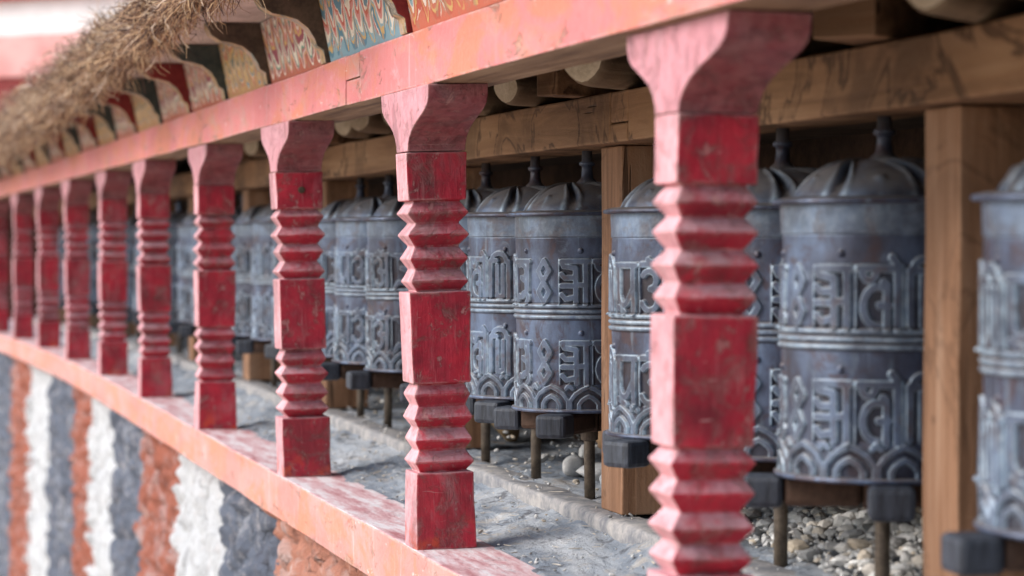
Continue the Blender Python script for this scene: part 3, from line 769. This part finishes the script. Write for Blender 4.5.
    dents = np.array([[mn.noise(Vector((math.cos(a) * 2.5, math.sin(a) * 2.5, z * 16))) for z in vz[::6]] for a in u[::6]])
    dents = np.repeat(np.repeat(dents, 6, 0), 6, 1)[:Nu, :Nv]
    k_ = np.ones(9) / 9
    pad = np.concatenate([dents[-8:], dents, dents[:8]], 0)
    pad = np.apply_along_axis(lambda m: np.convolve(m, k_, 'same'), 0, pad)[8:-8]
    pad = np.apply_along_axis(lambda m: np.convolve(np.pad(m, 8, mode='edge'), k_, 'same')[8:-8], 1, pad)
    h += .0022 * pad
    # wear masks: edges get verdigris, flat fields between raised lines get grime
    g = lambda D, c, w: np.exp(-((D - c) / w) ** 2)
    edge = np.clip(g(dist, .0053, .0011) * 1.0 + g(ad, .0041, .0011) * 1.0 + .10 * rl + .16 * ra + .7 * rf + .7 * (ring > .55) + .3 * (Z > .88 * WH), 0, 1)
    low = np.clip(plate * (dist > .0064) * (fr_ > .0022), 0, 1) * 1.0 + (ad > .0052) * (Z < .04) * .8 + .9 * ((Z > .457 * WH) & (Z < .55 * WH) & (ring < .25))
    return u, vz, h, edge, np.clip(low, 0, 1)
def drum_mesh():
    u, vz, h, edge, low = wheel_field(); Nu, Nv = h.shape
    r = WR + h
    co = np.stack([r * np.cos(u)[:, None], r * np.sin(u)[:, None], np.broadcast_to(vz, h.shape)], -1).reshape(-1, 3)
    i = np.arange(Nu)[:, None]; j = np.arange(Nv - 1)[None, :]; i2 = (i + 1) % Nu
    fc = np.stack([i * Nv + j, i2 * Nv + j, i2 * Nv + j + 1, i * Nv + j + 1], -1).reshape(-1, 4)
    me = bpy.data.meshes.new('drum'); me.from_pydata(co.tolist(), [], fc.tolist()); me.update()
    me.polygons.foreach_set('use_smooth', [True] * len(me.polygons))
    at = me.attributes.new('wear', 'FLOAT_VECTOR', 'POINT')
    at.data.foreach_set('vector', np.stack([edge, low, 0 * low], -1).reshape(-1).astype(np.float32))
    me.materials.append(M['patina']); return me
def dome_mesh():
    Nu, Nr = 256, 40; V = []; F = []; A = []
    for j in range(Nr + 1):
        t = j / Nr; r = .128 * (1 - t) + .012 * t
        zz = .054 * max(0, 1 - ((r - .012) / .116) ** 2) ** .72
        for i in range(Nu):
            a = 2 * math.pi * i / Nu; q = (a + 1.5 * t * t - .3 * t) * 6 / (2 * math.pi); fr = abs((q % 1) - .5) * 2     # 0 centre .. 1 groove
            env = math.sin(math.pi * min(.97, t * 1.05 + .03)) ** .7
            g = max(0, (fr - .84) / .16); lob = (1 - fr ** 3)
            rib = math.exp(-((fr - .74) / .07) ** 2)
            but = math.exp(-((fr / .12) ** 2 + ((t - .16) / .05) ** 2))
            dz = .004 * lob * env - .011 * min(1, g * 2.2) * env + .0070 * rib * env + .006 * but
            V.append((r * math.cos(a), r * math.sin(a), zz + dz)); A += [min(1, .85 * rib + .12 + .4 * but), min(1, g * 2.2), 0]
    for j in range(Nr):
        for i in range(Nu):
            F.append((j * Nu + i, j * Nu + (i + 1) % Nu, (j + 1) * Nu + (i + 1) % Nu, (j + 1) * Nu + i))
    me = bpy.data.meshes.new('dome'); me.from_pydata(V, [], F); me.update(); me.polygons.foreach_set('use_smooth', [True] * len(me.polygons))
    at = me.attributes.new('wear', 'FLOAT_VECTOR', 'POINT'); at.data.foreach_set('vector', A); me.materials.append(M['patina']); return me
def make_wheel():
    t = empty('prayer_wheel')
    dr = link('drum', drum_mesh(), t)
    dr.location = (0, 0, WZ0)
    bm = bmesh.new(); lathe(bm, [(.10, WZ0 - .007), (.1525, WZ0 - .007), (.1545, WZ0 - .004), (.1535, WZ0 - .001), (.146, WZ0 + .001)], 96)
    obj('base_plate', bm, M['patina'], t, smooth=False)
    zt = WZ0 + WH
    bm = bmesh.new(); lathe(bm, [(.144, zt - .002), (.1555, zt - .001), (.1580, zt + .0015), (.1570, zt + .005), (.142, zt + .009), (.10, zt + .010)], 96)
    li = obj('lid', bm, M['patina'], t)
    do = link('dome', dome_mesh(), li); do.location = (0, 0, zt + .008)
    bm = bmesh.new(); z = zt + .065
    lathe(bm, [(.030, z - .012), (.020, z + .001), (.0125, z + .008), (.0105, z + .024), (.0105, z + .032), (.0155, z + .034), (.0155, z + .040), (.0105, z + .042), (.0100, .186)], 32)
    obj('finial', bm, M['patina'], t, smooth=True)
    bm = bmesh.new(); lathe(bm, [(.011, -.522), (.011, WZ0 - .008)], 20); obj('axle', bm, M['iron'], t, smooth=True)
    bm = bmesh.new(); lathe(bm, [(.0115, WZ0 - .072), (.017, WZ0 - .070), (.018, WZ0 - .056), (.0175, WZ0 - .0525)], 20); obj('bearing_collar', bm, M['iron'], t)
    bm = bmesh.new(); box(bm, -.0285, .0285, -.0285, .0285, WZ0 - .052, WZ0 - .009); obj('hub_block', bm, M['brownwood'], t, bevel=.003)
    for k in range(4):
        b2 = bmesh.new(); box(b2, .0295, .140, -.027, .027, WZ0 - .0505, WZ0 - .0085); box(b2, .141, .198, -.031, .031, WZ0 - .053, WZ0 - .0075, 1)
        o = obj('turning_handle', b2, [M['brownwood'], M['rubber']], t, bevel=.008); o.rotation_euler = (0, 0, math.pi / 2 * k)
    return t
proto = make_wheel()
XW = 1.41
WY = []
for g in range(-1, 10):
    for q, y in enumerate((3.159, 3.549, 3.95)):
        yy = y + PITCH_Y * g + (.0 if g != 1 else (0, -.01, .01)[q])
        if yy > 2.0 and yy < 15.0: WY.append(yy)
ROT = {1: (87, 60), 2: (70, 153), 3: (30, 10), 4: (28, 56), 5: (50, 178), 6: (42, 107), 7: (65, 300)}   # handles, drum
for i, y in enumerate(WY):
    o = proto if i == 0 else dup(proto)
    o.location = P(XW + random.uniform(-.004, .004), y, random.uniform(-.004, .002)); 
    ra, rd = ROT.get(i, (random.uniform(0, 90), random.uniform(0, 360)))
    o.rotation_euler = (R(random.uniform(-.5, .5) * (1 if i in ROT else 2)), R(random.uniform(-.5, .5) * (1 if i in ROT else 2)), R(ra))
    for ch in o.children:
        if ch.name.split('.')[0] in ('drum', 'lid'): ch.rotation_euler[2] = R(rd - ra)
    LB_ = {0: 'embossed prayer wheel farthest right in the gallery, just outside the photo', 1: 'blurred prayer wheel cut off by the right edge, right of the nearest wooden post',
           2: 'largest fully seen prayer wheel, left of the nearest wooden post at the right', 3: 'prayer wheel just behind the largest one, mostly hidden by the nearest red column',
           4: 'prayer wheel between the second wooden post and the nearest red column, its right half hidden', 5: 'prayer wheel in sharp focus directly left of the second wooden post',
           6: 'prayer wheel in sharp focus, second to the left of the second wooden post', 7: 'prayer wheel right beside the in-focus red column, mostly hidden behind its neighbour'}
    tag(o, LB_.get(i) or f"embossed prayer wheel far down the row, {ORD[i - 1]} counting from the right edge", 'prayer wheel', 'row of embossed prayer wheels')
WHEELS = [o for o in C.objects if o.name.startswith('prayer_wheel')]

# ------------------------------------------------------------------ stones and gravel under the wheels
def rock(bm, c, s, seed, sub=2, flat=.7, tint=None):
    r = bmesh.ops.create_icosphere(bm, subdivisions=sub, radius=1.0)
    rr = random.Random(seed); ax = (s * rr.uniform(.8, 1.3), s * rr.uniform(.75, 1.15), s * flat * rr.uniform(.75, 1.15))
    M_ = Matrix.Rotation(rr.uniform(0, 6.28), 3, 'Z') @ Matrix.Rotation(rr.uniform(-.4, .4), 3, 'X')
    for v in r['verts']:
        n0 = v.co.copy(); k = 1 + .35 * mn.noise(n0 * 1.1 + Vector((seed * 3.7, 0, 0))) + .14 * mn.noise(n0 * 2.9 + Vector((0, seed * 1.3, 0)))
        # chisel a few planes
        for pl in range(7):
            pn_ = Vector((math.sin(seed * 2.1 + pl * 2.4), math.cos(seed * 1.3 + pl * 1.9), math.sin(seed + pl * 3.1))).normalized(); dd = n0.dot(pn_) * k
            if dd > .68: k *= .68 / dd
        p = n0 * k; p = M_ @ Vector((p.x * ax[0], p.y * ax[1], p.z * ax[2])); v.co = p + Vector(c)
    return r['verts']
def gravel():
    protos = []
    for k in range(14):
        b = bmesh.new(); rock(b, (0, 0, 0), 1.0, 300 + k, 2); b.verts.ensure_lookup_table()
        protos.append((np.array([v.co[:] for v in b.verts]), np.array([[v.index for v in f.verts] for f in b.faces]))); b.free()
    V, Fc, T = [], [], []; nv = 0; rr = random.Random(5)
    def put(c, s, t, sq=None):
        nonlocal nv
        pv, pf = protos[rr.randrange(14)]; a = rr.uniform(0, 6.28); tl = rr.uniform(-.6, .6)
        m = np.array(Matrix.Rotation(a, 3, 'Z') @ Matrix.Rotation(tl, 3, 'X'))
        V.append((pv * sq if sq is not None else pv) @ m.T * s + np.array(c)); Fc.append(pf + nv); T.append(np.full(len(pv), t)); nv += len(pv)
    for i in range(6500):
        y = rr.uniform(2.1, 4.25) if i < 6000 else rr.uniform(4.35, 8.5)
        x = 1.43 + .34 * rr.random() ** .8
        heap = (.5 + .5 * mn.noise(Vector((3, y * 2.2, 1)))) * max(0, (x - 1.43)) * .52
        if y > 4.3 and mn.noise(Vector((x * 4, y * 3, 2))) < -.22: continue
        s = rr.uniform(.0035, .0085) if rr.random() < .90 else rr.uniform(.010, .022)
        put(P(x, y, -.511 + heap + s * .4), s, rr.random())
    for i in range(620):
        y = rr.uniform(2.2, 8); x = 1.15 + .3 * rr.random(); s = rr.uniform(.0015, .0055)
        z = ZL + .003 + .040 * min(1, max(0, (x - 1.135) / .2)) ** 1.3 if x < 1.33 else -.509
        put(P(x, y, z), s * (3.2 if i % 3 == 0 else 1), .6 + .15 * rr.random() if i % 3 == 0 else rr.random() * .85, np.array([1, .10, .12]) if i % 3 == 0 else None)
    me = bpy.data.meshes.new('gravel'); me.from_pydata(np.concatenate(V).tolist(), [], np.concatenate(Fc).tolist()); me.update()
    at = me.attributes.new('tint', 'FLOAT', 'POINT'); at.data.foreach_set('value', np.concatenate(T).astype(np.float32))
    o = link('gravel', me, None, [stone_mat('mixed_gravel', [(0, (.24, .235, .23)), (.2, (.42, .42, .41)), (.5, (.58, .575, .56)), (.66, (.50, .42, .32)), (.82, (.70, .69, .66)), (1, (.80, .79, .77))])])
    tag(o, 'loose pale gravel and rubble heaped under the prayer wheels', 'gravel', kind='stuff')
gravel()
SM = {'white': simple('chalky_white_stone', (.52, .51, .50), (.76, .75, .73), 30, .85, .5), 'tan': simple('tan_stone', (.34, .23, .12), (.52, .38, .22), 30, .85, .6), 'grey': simple('blue_grey_stone', (.20, .22, .24), (.38, .40, .42), 30, .85, .5), 'brown': simple('rusty_brown_stone', (.22, .13, .07), (.36, .23, .13), 20, .85, .6)}
ST = [((1.505, 2.98, -.487), .042, 'white', 'chalky white stone at the front of the rubble under the largest prayer wheel'),
      ((1.545, 3.10, -.470), .050, 'tan', 'large tan stone in the rubble under the largest prayer wheel'),
      ((1.60, 3.02, -.462), .046, 'brown', 'pinkish brown stone behind the tan one under the largest prayer wheel'),
      ((1.500, 3.16, -.497), .024, 'grey', 'small blue-grey stone left of the white stone under the largest prayer wheel'),
      ((1.60, 3.30, -.462), .036, 'grey', 'rounded grey stone at the back of the rubble near the nearest column'),
      ((1.66, 3.19, -.448), .034, 'tan', 'rounded tan pebble high at the back of the rubble, right of the grey stone'),
      ((1.57, 3.42, -.47), .030, 'white', 'pointed white stone in the rubble beside the axle nearest the red column'),
      ((1.47, 2.86, -.497), .026, 'white', 'white stone beside the axle of the largest wheel, close to the wooden post'),
      ((1.640, 4.74, -.46), .085, 'tan', 'big tan rock behind the axles left of the second wooden post'),
      ((1.66, 5.10, -.455), .080, 'brown', 'long brown rock behind the axles beside the in-focus red column'),
      ((1.515, 5.02, -.497), .032, 'white', 'leftmost of three smooth white stones on the floor left of the axle'),
      ((1.525, 4.88, -.497), .034, 'white', 'middle of three smooth white stones on the floor left of the axle'),
      ((1.520, 4.76, -.496), .034, 'grey', 'rightmost and greyest of three smooth stones on the floor left of the axle'),
      ((1.490, 4.46, -.502), .018, 'grey', 'small grey stone beside the foot of the second wooden post'),
      ((1.60, 5.9, -.47), .06, 'tan', 'tan rock under the wheels between the second and third nearest red columns'),
      ((1.56, 6.25, -.48), .05, 'white', 'white rock under the wheels just right of the peg-holed red column')]
for i, (p, s, m, lab) in enumerate(ST):
    bm = bmesh.new(); rock(bm, (0, 0, 0), s, 100 + i, 3, .72)
    o = obj('stone', bm, SM[m], smooth=True); o.location = p; tag(o, lab, 'stone', 'loose stones under the wheels')

# ------------------------------------------------------------------ far building beyond the roof edge
b = empty('far_building', (2.0, 27, GROUND), (0, 0, R(-42))); tag(b, 'blurred whitewashed building with red bands far beyond the thatched eave at upper left', 'building')
def part(name, m, *a):
    bm = bmesh.new(); box(bm, *a); return obj(name, bm, m, b, bevel=.02)
zz = lambda z: z - GROUND
part('wall', M['white'], -6, 6, 0, 5, 0, zz(2.62))
part('red_band', M['wallred'], -6.15, 6.15, -.15, 5.1, zz(2.62), zz(3.4))
part('pink_band', M['wallpink'], -6.08, 6.08, -.10, 5.05, zz(1.75), zz(2.22))
part('dark_band', M['rred'], -6.05, 6.05, -.07, 5.05, zz(1.3), zz(1.75))
